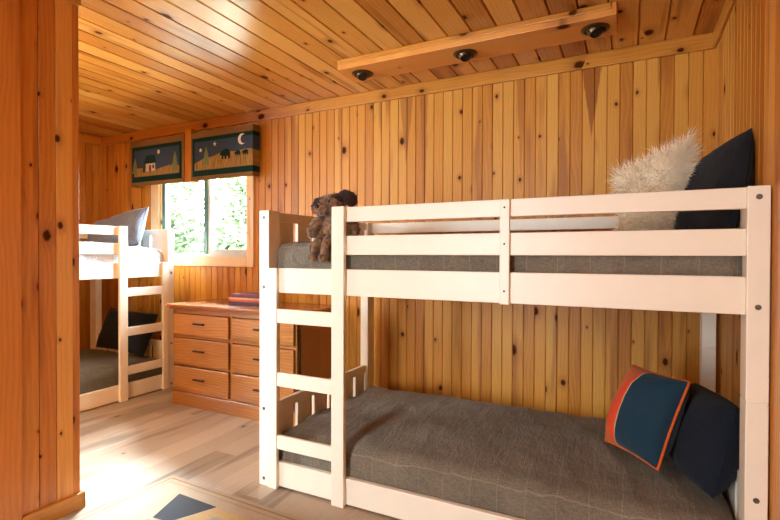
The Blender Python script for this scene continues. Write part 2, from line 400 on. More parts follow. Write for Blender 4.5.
# ------------------------------------------------------------------ outside
tag(link('grass_ground', B(-40, 25, YW + .4, 60, -1.2, -.9), M['soil']), kind='structure')
def tree(x, y, h, r, label, seed):
    rnd = random.Random(seed)
    t = thing('broadleaf_tree', label, 'tree', (x, y, -.9), 0, 'trees outside the window')
    tr = bmesh.new()
    tube(tr, [(0, 0, 0), (.05, .02, h * .35), (-.04, .03, h * .7), (0, 0, h * .95)], [.16, .13, .09, .03], 10)
    for k in range(7):
        a = k * 2.4; z = h * (.3 + .08 * k)
        tube(tr, [(0, 0, z), (math.cos(a) * r * .4, math.sin(a) * r * .4, z + .3), (math.cos(a) * r * .75, math.sin(a) * r * .75, z + .75)], [.06, .04, .015], 6)
    link('trunk', tr, M['bark'], t, smooth=True)
    bm = bmesh.new()
    cl = [(rnd.uniform(-r, r) * .7, rnd.uniform(-r, r) * .7, rnd.uniform(.18, .95) * h, rnd.uniform(.35, .7) * r) for _ in range(20)]
    for i in range(3000):
        cx, cy, cz, cr = cl[i % len(cl)]
        d = Vector((rnd.gauss(0, 1), rnd.gauss(0, 1), rnd.gauss(0, .8))).normalized() * cr * rnd.random() ** .4
        p = Vector((cx, cy, cz)) + d
        u = Vector((rnd.gauss(0, 1), rnd.gauss(0, 1), rnd.gauss(0, .5))).normalized(); w = u.orthogonal().normalized()
        s = rnd.uniform(.08, .16)
        n = u.cross(w) * s * .18
        bm.faces.new([bm.verts.new(q) for q in (p - u * s, p + w * s * .45 + n, p + u * s, p - w * s * .45 + n)])
    link('foliage', bm, M['leaf'], t)
for x, y, h, r, lab in ((-11.9, 9.3, 4.6, 1.25, 'leafy green tree seen through the left window pane'),
                        (-8.2, 9.0, 4.4, 1.2, 'leafy green tree seen through the right window pane'),
                        (-4.6, 9.6, 4.8, 1.25, 'leafy green tree outside, beyond the right edge of the window'),
                        (-15.9, 10, 5.0, 1.3, 'leafy green tree outside, beyond the left edge of the window'),
                        (-14.4, 15.0, 6.2, 1.9, 'farther pale green tree between the two nearest trees outside')):
    tree(x, y, h, r, lab, int(-x * 10))

# ------------------------------------------------------------------ bunk beds
BL, BW, BH = 1.99, 1.066, 1.334
def make_bunk(name, label, loc, rz, mirror, group):
    """local x along the bed, y from the front (0) to the wall, z up; ladder at low x unless mirrored"""
    root = thing(name, label, 'bunk bed', loc, rz, group)
    F = (lambda s: BL - s) if mirror else (lambda s: s)
    W = M['white']
    def bx(s0, s1, t0, t1, z0, z1, bev=.003, bm=None):
        bm = bm or bmesh.new()
        return box(bm, F(s0), F(s1), t0, t1, z0, z1, bev)
    def part(nm, *a, **k): return link(nm, bx(*a, **k), W, root)
    for end in (0, 1):
        s0, s1 = ((0, .058), (BL - .058, BL))[end]
        for back in (0, 1):
            t0, t1 = ((0, .085), (BW - .085, BW))[back]
            bm = bx(s0, s1, t0, t1, 0, .6700)
            bx(s0, s1, t0, t1, .6718, BH, bm=bm)
            box(bm, F(s0 + .003), F(s1 - .003), t0 + .003, t1 - .003, .66, .68)
            p = link('post', bm, W, root)
            if not back:
                for z in (1.30, .964, .374, .035):
                    sc = F((s0 + s1) / 2)
                    m = Matrix.Translation((sc, -.0005, z)) @ Matrix.Rotation(PI / 2, 4, 'X')
                    b = lathe(bmesh.new(), [(.0085, -.0004), (.0085, .0012), (.0065, .0012), (.0060, .0004), (.003, .0003)], 16, m)
                    bo = link('bolt', b, M['bolt'], p)
                    bo['label'] = 'round metal bolt head'
    # long rails of the top and bottom bunk
    part('side_rail', .058, BL - .058, .012, .037, .9385, 1.0563)
    part('side_rail', .058, BL - .058, BW - .037, BW - .012, .9385, 1.0563)
    part('base_board', .058, BL - .058, .012, .037, .0085, .1255)
    part('base_board', .058, BL - .058, BW - .037, BW - .012, .0085, .1255)
    # guard rails
    part('guard_rail', .426, BL - .058, .012, .037, 1.266, 1.332)
    part('guard_rail', .426, BL - .058, .012, .037, 1.120, 1.205)
    part('guard_rail', .058, BL - .058, BW - .037, BW - .012, 1.266, 1.332)
    part('guard_rail', .058, BL - .058, BW - .037, BW - .012, 1.120, 1.205)
    bt = part('rail_batten', 1.172, 1.209, -.001, .0115, .935, 1.331)
    for z in (1.30, 1.163, .985):
        b = lathe(bmesh.new(), [(.004, -.0003), (.004, .0006), (.002, .0003)], 12, Matrix.Translation((F(1.19), -.001, z)) @ Matrix.Rotation(PI / 2, 4, 'X'))
        link('screw', b, M['bolt_hole'], bt)
    # ladder
    part('ladder_stile', .0585, .112, -.008, .0115, 0, 1.0555)
    part('ladder_stile', .4245, .489, -.012, .0115, 0, BH)
    for z0, z1 in ((.796, .862), (.493, .560), (.193, .260)):
        part('ladder_rung', .1125, .424, -.005, .0115, z0, z1)
    # slatted end panels
    for s0, s1 in ((.018, .043), (BL - .043, BL - .018)):
        for z0, zt, z1 in ((.9385, 1.285, BH - .002), (.0085, .338, .386)):
            e = part('end_panel', s0, s1, .085, BW - .085, zt, z1)
            link('bottom_board', bx(s0, s1, .085, BW - .085, z0, z0 + .1), W, e)
            for k in range(6):
                c = BW / 2 + (k - 2.5) * .150
                link('slat', bx(s0 + .003, s1 - .003, c - .056, c + .056, z0 + .1, zt + .001, .002), W, e)
    # slatted bases
    for zb in (.955, .035):
        bm = bmesh.new()
        for k in range(12): bx(.09 + k * .155, .16 + k * .155, .037, BW - .037, zb, zb + .018, .002, bm)
        link('slatted_base', bm, W, root)
    return root
NX, NY = -1.6088, 1.797
near = make_bunk('bunk_bed', 'white low wooden bunk bed in the foreground against the right wall', (NX, NY, 0), 0, False, 'white bunk beds')
far = make_bunk('bunk_bed', 'white low wooden bunk bed with ladder at the far left, beside the window', (-3.44, 2.80 - BL, 0), PI / 2, True, 'white bunk beds')
link('support_bracket', box(bmesh.new(), 1.62, 1.70, .47, .54, .898, .956, .004), M['grey_metal'], near)

# ------------------------------------------------------------------ bedding
def softbox(x0, x1, y0, y1, z0, z1, n=(120, 64, 12), rad=.05, crown=.03, amp=.006, seed=0, fr=6.0):
    bm = bmesh.new()
    cx, cy, cz = (x0 + x1) / 2, (y0 + y1) / 2, (z0 + z1) / 2
    hx, hy, hz = (x1 - x0) / 2, (y1 - y0) / 2, (z1 - z0) / 2
    grid = {}
    def vert(i, j, k):
        if (i, j, k) in grid: return grid[i, j, k]
        p = Vector((-hx + 2 * hx * i / n[0], -hy + 2 * hy * j / n[1], -hz + 2 * hz * k / n[2]))
        q = Vector((max(-hx + rad, min(hx - rad, p.x)), max(-hy + rad, min(hy - rad, p.y)), max(-hz + rad, min(hz - rad, p.z))))
        d = p - q
        if d.length > 1e-6: p = q + d.normalized() * min(rad, max(abs(d.x), abs(d.y), abs(d.z)))
        up = max(0, p.z / hz)
        p.z += up * crown * (1 - (p.x / hx) ** 4) * (1 - (p.y / hy) ** 2)
        w = p + Vector((cx, cy, cz)) + Vector((seed * 3.1, seed, 0))
        a = noise.noise(w * fr) + .6 * noise.noise(Vector((w.x * fr * 2.2, w.y * fr * .9, w.z * fr)) + Vector((9, 3, 1))) + .35 * noise.noise(w * fr * 4)
        ridge = (1 - abs(noise.noise(Vector((w.x * 5 + w.y * 3, w.y * 1.6 - w.x, 4 + seed))))) ** 6
        nd = d.normalized() if d.length > 1e-6 else Vector((0, 0, 1 if k == n[2] else 0))
        p = p + nd * (a * amp + ridge * amp * .9)
        v = bm.verts.new(p + Vector((cx, cy, cz))); grid[i, j, k] = v
        return v
    I, J, K = n
    def q(a, b, c, d): bm.faces.new([vert(*a), vert(*b), vert(*c), vert(*d)])
    for i in range(I):
        for j in range(J):
            q((i, j, 0), (i, j + 1, 0), (i + 1, j + 1, 0), (i + 1, j, 0)); q((i, j, K), (i + 1, j, K), (i + 1, j + 1, K), (i, j + 1, K))
    for i in range(I):
        for k in range(K):
            q((i, 0, k), (i + 1, 0, k), (i + 1, 0, k + 1), (i, 0, k + 1)); q((i, J, k), (i, J, k + 1), (i + 1, J, k + 1), (i + 1, J, k))
    for j in range(J):
        for k in range(K):
            q((0, j, k), (0, j, k + 1), (0, j + 1, k + 1), (0, j + 1, k)); q((I, j, k), (I, j + 1, k), (I, j + 1, k + 1), (I, j, k + 1))
    return bm
def bedding(name, label, cat, bed, z0, z1, mat, mirror=False, **k):
    bm = softbox(.052, BL - .052, .042, BW - .042, z0, z1, **k)
    o = link(name, bm, mat, smooth=True)
    o.location = bed.location; o.rotation_euler = bed.rotation_euler
    return tag(o, label, cat, 'mattresses on the bunk beds')
bedding('mattress', 'grey plaid covered mattress on the lower bunk of the near bed', 'mattress', near, .055, .245, M['sheet'], seed=1, rad=.06, crown=.045, amp=.007, fr=7)
bedding('mattress', 'grey plaid covered mattress on the top bunk of the near bed', 'mattress', near, .974, 1.178, M['sheet'], seed=2, rad=.055, crown=.022, amp=.007, fr=7)
bedding('mattress', 'dark grey covered mattress on the lower bunk of the far bed', 'mattress', far, .055, .250, M['sheet_dark'], seed=3, rad=.06, crown=.03)
bedding('mattress', 'white covered rumpled mattress on the top bunk of the far bed', 'mattress', far, .974, 1.165, M['sheet_white'], seed=4, rad=.06, crown=.05, amp=.015, fr=9)

def pillow_mesh(w, h, th, n=28, pinch=.09, amp=.01, seed=0, power=.42, sag=0.0):
    bm = bmesh.new()
    def pos(u, v, s):
        x = w / 2 * u * (1 - pinch * (1 - v * v) * u * u)
        y = h / 2 * v * (1 - pinch * (1 - u * u) * v * v)
        e = max(0, (1 - u * u) * (1 - v * v))
        wv = Vector((x * 7 + seed * 5, y * 7, s * 3.0))
        wr = noise.noise(wv) * amp + abs(noise.noise(wv * 2.3)) * amp * .7
        # radiating corner wrinkles
        cr = math.sin(math.atan2(1.001 - abs(u), 1.001 - abs(v)) * 14 + seed) * amp * .5 * (abs(u * v)) ** 3
        z = s * (th / 2 * e ** power + (wr + cr) * min(1, e * 6))
        z += -sag * (1 - v) * (1 - v) * .1
        return (x, y, z)
    top = {}; bot = {}
    for i in range(n + 1):
        for j in range(n + 1):
            u, v = math.sin(PI / 2 * (-1 + 2 * i / n)), math.sin(PI / 2 * (-1 + 2 * j / n))
            top[i, j] = bm.verts.new(pos(u, v, 1))
            bot[i, j] = top[i, j] if i in (0, n) or j in (0, n) else bm.verts.new(pos(u, v, -1))
    for i in range(n):
        for j in range(n):
            bm.faces.new([top[i, j], top[i + 1, j], top[i + 1, j + 1], top[i, j + 1]])
            bm.faces.new([bot[i, j], bot[i, j + 1], bot[i + 1, j + 1], bot[i + 1, j]])
    return bm, pos
def frame(o, c, xdir, ydir):
    """place o with its local x along xdir and local y towards ydir"""
    x = Vector(xdir).normalized(); y = Vector(ydir); y = (y - x * y.dot(x)).normalized(); z = x.cross(y)
    m = Matrix((x, y, z)).transposed().to_4x4(); m.translation = Vector(c)
    o.matrix_world = m
    return o
def pillow(name, label, c, xd, yd, w, h, th, mat, cat='pillow', group=None, **k):
    bm, pos = pillow_mesh(w, h, th, **k)
    o = link(name, bm, mat, smooth=True)
    frame(o, c, xd, yd)
    return tag(o, label, cat, group), pos
def cpillow(name, label, TL, TR, BR, th, mat, cat='pillow', grow=1.0, **k):
    TL, TR, BR = Vector(TL), Vector(TR), Vector(BR)
    a, b = TR - TL, TR - BR
    return pillow(name, label, (TL + BR) / 2, a, b, a.length * grow, b.length * grow, th, mat, cat, **k)
def piping(o, pos, mat, r=.0035, inset=1.0, name='piping'):
    pts = []
    N = 20
    for a in range(4):
        for k in range(N):
            t = -1 + 2 * k / N
            u, v = ((t, -1), (1, t), (-t, 1), (-1, -t))[a]
            pts.append(pos(u, v, 1))
    pts.append(pts[0])
    return link(name, tube(bmesh.new(), pts, r, 6), mat, o, smooth=True)

# striped cushion on the lower bunk
def stripe_mat():
    t = NT('striped_cushion'); o, ax = t.obj()
    X, Y = ax[0], ax[1]
    n = t.noise(o, 400, 2)
    org, red, teal, pale = srgb(208, 98, 36), srgb(226, 74, 34), srgb(20, 54, 74), srgb(196, 178, 150)
    x2 = t.math('SUBTRACT', X, t.math('MULTIPLY', Y, .10))
    f = t.math('DIVIDE', t.math('ADD', x2, .25), .5)
    base = t.ramp(f, [(0, org), (.43, pale), (.442, teal), (.825, pale), (.837, org)], 'CONSTANT')
    cx = t.math('SUBTRACT', X, .115); cy = t.math('ADD', Y, .03)
    d = t.math('SQRT', t.math('ADD', t.math('MULTIPLY', cx, cx), t.math('MULTIPLY', cy, cy)))
    ins = t.math('MULTIPLY', t.math('LESS_THAN', d, .214), t.math('LESS_THAN', f, .43))
    col = t.mix(ins, base, red)
    col = t.mix(t.math('MULTIPLY', n, .3), col, t.mix(.5, col, (.0, .0, .0, 1)))
    t.bump(n, .3, .002)
    return t.set(col, .85, .25, 0, .1)
M['stripe'] = stripe_mat()
cu, cp = cpillow('throw_cushion', 'teal throw cushion with orange and red stripes on the lower bunk', (.008, 2.31, .655), (.195, 2.07, .66), (.112, 1.95, .345), .18, M['stripe'], 'cushion', grow=.97, pinch=.05, amp=.010, seed=3)
piping(cu, cp, M['orange'], .006)
nv, npos = cpillow('pillow', 'plump navy pillow behind the striped cushion on the lower bunk', (.25, 2.40, .575), (.325, 2.0, .60), (.265, 1.93, .30), .22, M['pillow_navy'], grow=1.02, pinch=-.03, amp=.014, seed=8)
piping(nv, npos, M['pillow_navy'], .003)
bp, bpos = cpillow('pillow', 'black pillow propped against the right wall on the top bunk', (.215, 2.56, 1.47), (.388, 2.115, 1.575), (.325, 2.0, 1.215), .14, M['pillow_black'], grow=1.0, pinch=-.06, amp=.010, seed=5)
piping(bp, bpos, M['pillow_black'], .003)
def fluffy():
    rnd = random.Random(4)
    bm, pos = pillow_mesh(.29, .37, .16, seed=6, amp=.012, pinch=-.02)
    shear = lambda q: Vector((q[0] + .10 * max(0, q[1]) - .02, q[1] + .34 * q[0] * (1 if q[0] > 0 else .8), q[2]))
    for v in bm.verts: v.co = shear(v.co)
    pos0 = pos; pos = lambda u, v, s_: shear(pos0(u, v, s_))
    o = link('fluffy_cushion', bm, M['fur_white'], smooth=True)
    frame(o, (.115, 2.36, 1.360), (.30, .03, .05), (-.05, -.06, .30))
    tag(o, 'fluffy white fur cushion on the top bunk beside the black pillow', 'cushion')
    fb = bmesh.new()
    for i in range(9000):
        u, v = rnd.uniform(-1, 1), rnd.uniform(-1, 1); s = rnd.choice((1, 1, -1))
        u, v = math.copysign(abs(u) ** .8, u), math.copysign(abs(v) ** .8, v)
        p = Vector(pos(u, v, s)); p2 = Vector(pos(u * .9, v * .9, s))
        e = 1e-2
        nrm = (Vector(pos(min(1, u + e), v, s)) - Vector(pos(u - e, v, s))).cross(Vector(pos(u, min(1, v + e), s)) - Vector(pos(u, v - e, s))) * s
        nrm = nrm.normalized() if nrm.length > 1e-9 else Vector((0, 0, s))
        out = Vector((u ** 5, v ** 5, 0)) * 1.6
        d = (nrm + out + Vector((rnd.gauss(0, .55), rnd.gauss(0, .55), rnd.gauss(0, .4)))).normalized()
        L = rnd.uniform(.02, .045); wd = rnd.uniform(.0007, .0014)
        side = d.orthogonal().normalized(); side.rotate(Matrix.Rotation(rnd.uniform(0, 6.28), 3, d))
        bend = Vector((rnd.gauss(0, .4), rnd.gauss(0, .4), 0)) * L
        a = [p + side * wd, p - side * wd]
        m_ = p + d * L * .55 + bend * .25
        b = [m_ - side * wd * .8, m_ + side * wd * .8]
        t_ = p + d * L + bend
        va = [fb.verts.new(x) for x in a]; vb = [fb.verts.new(x) for x in b]; vt = fb.verts.new(t_)
        fb.faces.new([va[0], va[1], vb[0], vb[1]]); fb.faces.new([vb[1], vb[0], vt])
    f = link('long_fur', fb, M['fur_white'], o)
    f['kind'] = 'stuff'
fluffy()
fp, fpos = cpillow('pillow', 'grey blue pillow leaning at the head of the far top bunk', (-4.20, 2.63, 1.39), (-3.565, 2.70, 1.525), (-3.60, 2.55, 1.20), .19, M['pillow_blue'], pinch=.08, amp=.018, seed=9)
piping(fp, fpos, M['pillow_blue'], .003)
kp, kpos = cpillow('pillow', 'large black pillow propped up on the far lower bunk behind its ladder', (-4.09, 2.67, .645), (-3.54, 2.70, .615), (-3.53, 2.58, .30), .18, M['pillow_black'], grow=1.04, pinch=.06, amp=.014, seed=11)
piping(kp, kpos, M['pillow_black'], .003)

# ------------------------------------------------------------------ plush toy
def lumpy(bm, amp, fr, seed=0):
    for v in bm.verts:
        n = v.normal if v.normal.length else Vector((0, 0, 1))
        v.co += n * noise.noise(v.co * fr + Vector((seed, 0, 0))) * amp
def fuzz(bm, count, L, seed):
    """short curly pile grown on the faces of bm"""
    rnd = random.Random(seed)
    bm.faces.ensure_lookup_table(); fs = list(bm.faces)
    ar = [f.calc_area() for f in fs]
    for f in rnd.choices(fs, ar, k=count):
        vs = [v.co.copy() for v in f.verts[:3]]
        a, b = rnd.random(), rnd.random()
        if a + b > 1: a, b = 1 - a, 1 - b
        p = vs[0] + (vs[1] - vs[0]) * a + (vs[2] - vs[0]) * b
        d = (f.normal + Vector((rnd.gauss(0, .5), rnd.gauss(0, .5), rnd.gauss(0, .5)))).normalized()
        s = d.orthogonal().normalized(); s.rotate(Matrix.Rotation(rnd.uniform(0, 6.28), 3, d)); s *= .0016
        l = L * rnd.uniform(.6, 1.2)
        m_ = p + d * l * .6 + s * 1.5
        q = [bm.verts.new(x) for x in (p - s, p + s, m_ + s, m_ - s)]; t_ = bm.verts.new(p + d * l)
        bm.faces.new(q); bm.faces.new([q[3], q[2], t_])
def plush():
    T = thing('plush_toy', 'brown plush dog with dark floppy ears sitting on the top bunk beside the ladder', 'plush toy', (-1.232, 1.900, 1.172))
    def p(nm, build, mat, fz=500, L=.009, amp=.004):
        bm = bmesh.new(); build(bm); bm.normal_update(); lumpy(bm, amp, 60); bm.normal_update(); fuzz(bm, fz, L, len(nm))
        return link(nm, bm, mat, T, smooth=True)
    bd = p('body', lambda bm: (ball(bm, (0, 0, .075), (.068, .056, .085)),), M['plush'], 900)
    hd = p('head', lambda bm: (ball(bm, (-.016, -.016, .176), (.068, .058, .054)), ball(bm, (-.036, -.062, .158), (.042, .038, .030))), M['plush'], 800)
    for sx in (-1, 1):
        p('arm', lambda bm: tube(bm, [(sx * .055, -.01, .125), (sx * .095, -.022, .10), (sx * .112, -.034, .060), (sx * .110, -.04, .03)], [.022, .027, .029, .02], 12), M['plush'], 350)
    for sx, dx in ((-1, -.056), (1, -.008)):
        p('leg', lambda bm: (tube(bm, [(dx * .8, -.03, .018), (dx * 1.0, -.062, .012), (dx * 1.08, -.084, -.016), (dx * 1.1, -.088, -.055)], [.024, .024, .021, .018], 12), ball(bm, (dx * 1.12, -.096, -.064), (.022, .024, .019), 2)), M['plush'], 380)
    def ear(bm, sx):
        pts = [(.014, -.010, .216), (.054, -.014, .222), (.088, -.018, .206), (.112, -.022, .178)] if sx > 0 else \
              [(-.056, -.012, .206), (-.082, -.018, .196), (-.097, -.022, .172), (-.099, -.024, .146)]
        tube(bm, pts, [.016, .030, .034, .020], 10)
        for v in bm.verts: v.co.y = -.018 + (v.co.y + .018) * .55
    for sx in (-1, 1):
        e = p('ear', lambda bm: ear(bm, sx), M['plush_dark'], 260, .006, .002); e['label'] = 'dark brown floppy ear'
    e = p('head_patch', lambda bm: ball(bm, (.006, -.002, .205), (.056, .052, .030)), M['plush_dark'], 300, .007, .002)
    e = p('nose', lambda bm: ball(bm, (-.044, -.099, .168), (.014, .009, .011), 2), M['nose'], 0, 0, 0)
    for sx in (-.052, .006):
        bm = ball(bmesh.new(), (sx, -.073, .192), (.0065, .005, .0065), 2); link('eye', bm, M['nose'], hd, smooth=True)
plush()

# ------------------------------------------------------------------ dresser
def dresser():
    x0, x1, y0, y1 = -3.062, -1.893, 2.48, 2.965
    T = thing('dresser', 'oak six drawer dresser under the window between the bunk beds', 'dresser', ((x0 + x1) / 2, y0, 0))
    w = (x1 - x0) / 2; D = y1 - y0
    link('side_panel', B(-w, -w + .02, .006, D, 0, .715, .002), M['oak_z'], T)
    link('side_panel', B(w - .02, w, .006, D, 0, .715, .002), M['oak_z'], T)
    link('back_panel', B(-w + .02, w - .02, D - .01, D - .002, .02, .715), M['oak_z'], T)
    bm = bmesh.new()
    for a, b in ((-w, -w + .022), (w - .03, w), (-.012, .012)): box(bm, a, b, .006, .026, .095, .715, .002)
    for a, b in ((.684, .715), (.505, .527), (.296, .311), (.095, .106)): box(bm, -w + .02, w - .02, .0075, .026, a, b, .001)
    link('front_frame', bm, M['oak_x'], T)
    link('plinth', B(-w - .004, w + .004, -.004, .03, 0, .098, .004), M['oak_x'], T)
    bm = bmesh.new()
    box(bm, -w - .03, w + .03, -.035, D + .01, .732, .752, .006, 3); box(bm, -w - .018, w + .018, -.02, D, .715, .733, .006, 3)
    link('top', bm, M['oak_top'], T)
    for a, b in ((-w + .022, -.014), (.014, w - .034)):
        for z0, z1 in ((.530, .680), (.314, .502), (.108, .293)):
            d = link('drawer', B(a, b, -.012, .0055, z0, z1, .005, 3), M['oak_x'], T)
            cx, cz = (a + b) / 2, (z0 + z1) / 2 + .012
            bm = bmesh.new()
            box(bm, cx - .052, cx + .052, -.036, -.028, cz - .005, cz + .008, .003)
            prism(bm, [(cx - .055, cz - .006), (cx + .055, cz - .006), (cx + .048, cz + .004), (cx - .048, cz + .004)], lambda q, r, e: (q, e, r), -.030, -.0265)
            for sx in (-.04, .04): box(bm, cx + sx - .006, cx + sx + .006, -.03, -.0125, cz - .005, cz + .005, .002)
            link('handle', bm, M['handle'], d)
dresser()
def book(name, label, cx, cy, z, w, dp, h, rz, cover, pages=srgb(226, 212, 190)):
    T = thing(name, label, 'book', (cx, cy, z), rz, 'books stacked on the dresser')
    cm = plain('cover_' + name + str(int(z * 1000)), cover, .4, var=.12, scale=40)
    bm = bmesh.new()
    box(bm, -w / 2, w / 2, -dp / 2, dp / 2, 0, .003, .0008); box(bm, -w / 2, w / 2, -dp / 2, dp / 2, h - .003, h, .0008)
    box(bm, -w / 2, w / 2, -dp / 2, -dp / 2 + .004, .0025, h - .0025, .0008)
    link('cover', bm, cm, T)
    link('pages', B(-w / 2 + .006, w / 2 - .006, -dp / 2 + .0045, dp / 2 - .005, .003, h - .003), plain('book_pages' + str(int(z * 1000)), pages, .8), T)
    return T
bz = .7525
for cover, lab, h, w, rz, dx in ((srgb(52, 44, 66), 'dark blue book, lowest in the stack on the dresser', .020, .30, .05, 0), (srgb(196, 78, 38), 'orange red book, second from the bottom of the stack on the dresser', .016, .30, .03, .004),
                  (srgb(232, 178, 120), 'pale tan book, third from the bottom of the stack on the dresser', .014, .31, .06, .0), (srgb(104, 30, 70), 'plum purple book on top of the stack on the dresser', .026, .28, .0, .012)):
    book('book', lab, -2.52 + dx, 2.755, bz, w, .2, h, rz, cover)
    bz += h + .0004

# ------------------------------------------------------------------ valances
FAB = {k: plain('valance_' + k, c, .95, .15, var=.18, scale=220) for k, c in dict(
    brown=srgb(124, 92, 54), green=srgb(18, 48, 42), sky=srgb(56, 70, 88), field=srgb(150, 118, 66), tree=srgb(112, 124, 84), dark=srgb(18, 40, 36),
    star=srgb(226, 206, 150), moon=srgb(224, 220, 206), house=srgb(196, 190, 176), roof=srgb(16, 46, 36), door=srgb(132, 58, 40), chimney=srgb(60, 64, 58)).items()}
def stripe_field():
    t = NT('valance_field_stripes'); o, ax = t.obj()
    f = t.noise(t.vec(t.math('MULTIPLY', ax[0], 1.0), 0.0, t.math('MULTIPLY', ax[2], .08)), 140, 2)
    return t.set(t.ramp(f, [(.35, srgb(112, 90, 48)), (.65, srgb(172, 138, 80))]), .95, .15)
FAB['field'] = stripe_field()
def star(cx, cz, r):
    return [(cx + (r if k % 2 == 0 else r * .42) * math.sin(k * PI / 5), cz + (r if k % 2 == 0 else r * .42) * math.cos(k * PI / 5)) for k in range(10)]
def pine(cx, z0, h, w):
    L = [(.05, 0), (.05, .12), (.5, .12), (.28, .36), (.4, .36), (.22, .6), (.3, .6), (0, 1)]
    return [(cx + a * w, z0 + b * h) for a, b in L] + [(cx - a * w, z0 + b * h) for a, b in L[-2::-1]]
def bear(cx, z0, w, h):
    P = [(-.5, .42), (-.46, .62), (-.38, .72), (-.36, .84), (-.28, .78), (-.1, .92), (.15, 1.0), (.36, .9), (.48, .65), (.5, .3), (.48, 0), (.34, 0), (.3, .28), (.16, .3), (.14, 0), (.0, 0), (-.04, .3), (-.14, .3), (-.16, 0), (-.3, 0), (-.3, .36)]
    return [(cx + a * w, z0 + b * h) for a, b in P]
def valance(label, x0, x1, zb, zt, yf, right):
    T = thing('window_valance', label, 'valance', ((x0 + x1) / 2, yf, zb), 0, 'valances over the window')
    w = (x1 - x0) / 2; H = zt - zb; D = YW - .021 - yf
    bm = bmesh.new()
    box(bm, -w, w, 0, .012, 0, H, .003)
    for s in (-1, 1): box(bm, s * w, s * (w - .012), .012, D, 0, H, .002)
    box(bm, -w + .012, w - .012, .012, D, H - .012, H, .002)
    link('fabric_box', bm, FAB['brown'], T)
    mp = lambda a, b, d: (a, -d, b)
    def ap(nm, pts, mat, d0, d1): return link(nm, prism(bmesh.new(), pts, mp, d0, d1), FAB[mat], T)
    e0, e1 = (.024, .024) if not right else (.020, -.001)
    xl, xr = -w + e0, w - e1
    R = lambda a0, a1, b0, b1: [(a0, b0), (a1, b0), (a1, b1), (a0, b1)]
    ap('green_border', R(xl, xr, .035, H - .055), 'green', .0002, .0015)
    il, ir = xl + .03, (xr - .03 if not right else xr)
    ap('night_sky', R(il, ir, .082, H - .088), 'sky', .0015, .0025)
    hill = [(il, .084)] + [(ir, .084)]
    N = 14
    top = []
    for k in range(N + 1):
        q = k / N; x = ir + (il - ir) * q
        zz = (.150 + .012 * math.sin(q * 9)) if not right else (.150 + .065 * min(1, (1 - q) * 2.1) + .006 * math.sin(q * 17))
        top.append((x, zz))
    ap('field', hill + top, 'field', .0025, .0033)
    if right:
        # the print runs round the right-hand return
        rt = lambda a, b, d: (w + d, a, b)
        for nm, b0, b1, mt, dd in (('green_border', .035, H - .055, 'green', (.0002, .0015)), ('night_sky', .082, H - .088, 'sky', (.0015, .0025)), ('field', .084, .212, 'field', (.0025, .0033))):
            link(nm, prism(bmesh.new(), [(-.0015, b0), (D - .004, b0), (D - .004, b1), (-.0015, b1)], rt, *dd), FAB[mt], T)
        ap('star_applique', star(-.225, .252, .021), 'star', .0033, .0042)
        ap('star_applique', star(-.062, .290, .021), 'star', .0033, .0042)
        ap('pine_tree_applique', pine(-.160, .105, .175, .085), 'tree', .0033, .0042)
        ap('bear_applique', bear(.052, .155, .115, .085), 'dark', .0033, .0042)
        ap('bear_applique', bear(.188, .170, .066, .044), 'dark', .0033, .0042)
        ap('bear_applique', bear(.268, .170, .066, .044), 'dark', .0033, .0042)
        cx, cz, r = .238, .300, .044
        mo = [(cx + r * math.cos(a), cz + r * math.sin(a)) for a in [math.radians(60 + 240 * k / 14) for k in range(15)]]
        mi = [(cx + .020 + r * .82 * math.cos(a), cz + r * .82 * math.sin(a)) for a in [math.radians(286 - 212 * k / 12) for k in range(13)]]
        ap('moon_applique', mo + mi, 'moon', .0033, .0042)
    else:
        ap('pine_tree_applique', pine(-.285, .10, .16, .08), 'tree', .0033, .0042)
        ap('pine_tree_applique', pine(.245, .095, .185, .085), 'tree', .0033, .0042)
        ap('moon_applique', [(.035 + .016 * math.cos(k * PI / 6), .290 + .019 * math.sin(k * PI / 6)) for k in range(12)], 'star', .0033, .0042)
        h = ap('cabin_applique', R(-.135, -.01, .125, .205), 'house', .0033, .0042)
        link('cabin_roof', prism(bmesh.new(), [(-.165, .195), (.006, .195), (-.012, .265), (-.125, .27)], mp, .0042, .0050), FAB['roof'], h)
        link('cabin_door', prism(bmesh.new(), R(-.092, -.062, .125, .178), mp, .0042, .0050), FAB['door'], h)
        link('cabin_window', prism(bmesh.new(), R(-.045, -.022, .150, .178), mp, .0042, .0050), FAB['chimney'], h)
        link('cabin_chimney', prism(bmesh.new(), [(-.178, .12), (-.14, .12), (-.146, .205), (-.172, .205)], mp, .0042, .0050), FAB['chimney'], h)
valance('dark blue cabin scene valance over the left window half, with brown edging', -4.150, -3.447, 1.748, 2.160, 2.905, False)
valance('dark blue bear scene valance over the right window half, with crescent moon', -3.362, -2.668, 1.748, 2.160, 2.905, True)
struct('trim_7', B(-3.4445, -3.3645, 2.912, YW - .0205, 1.745, 2.203, .003), M['pine_trim_z'])

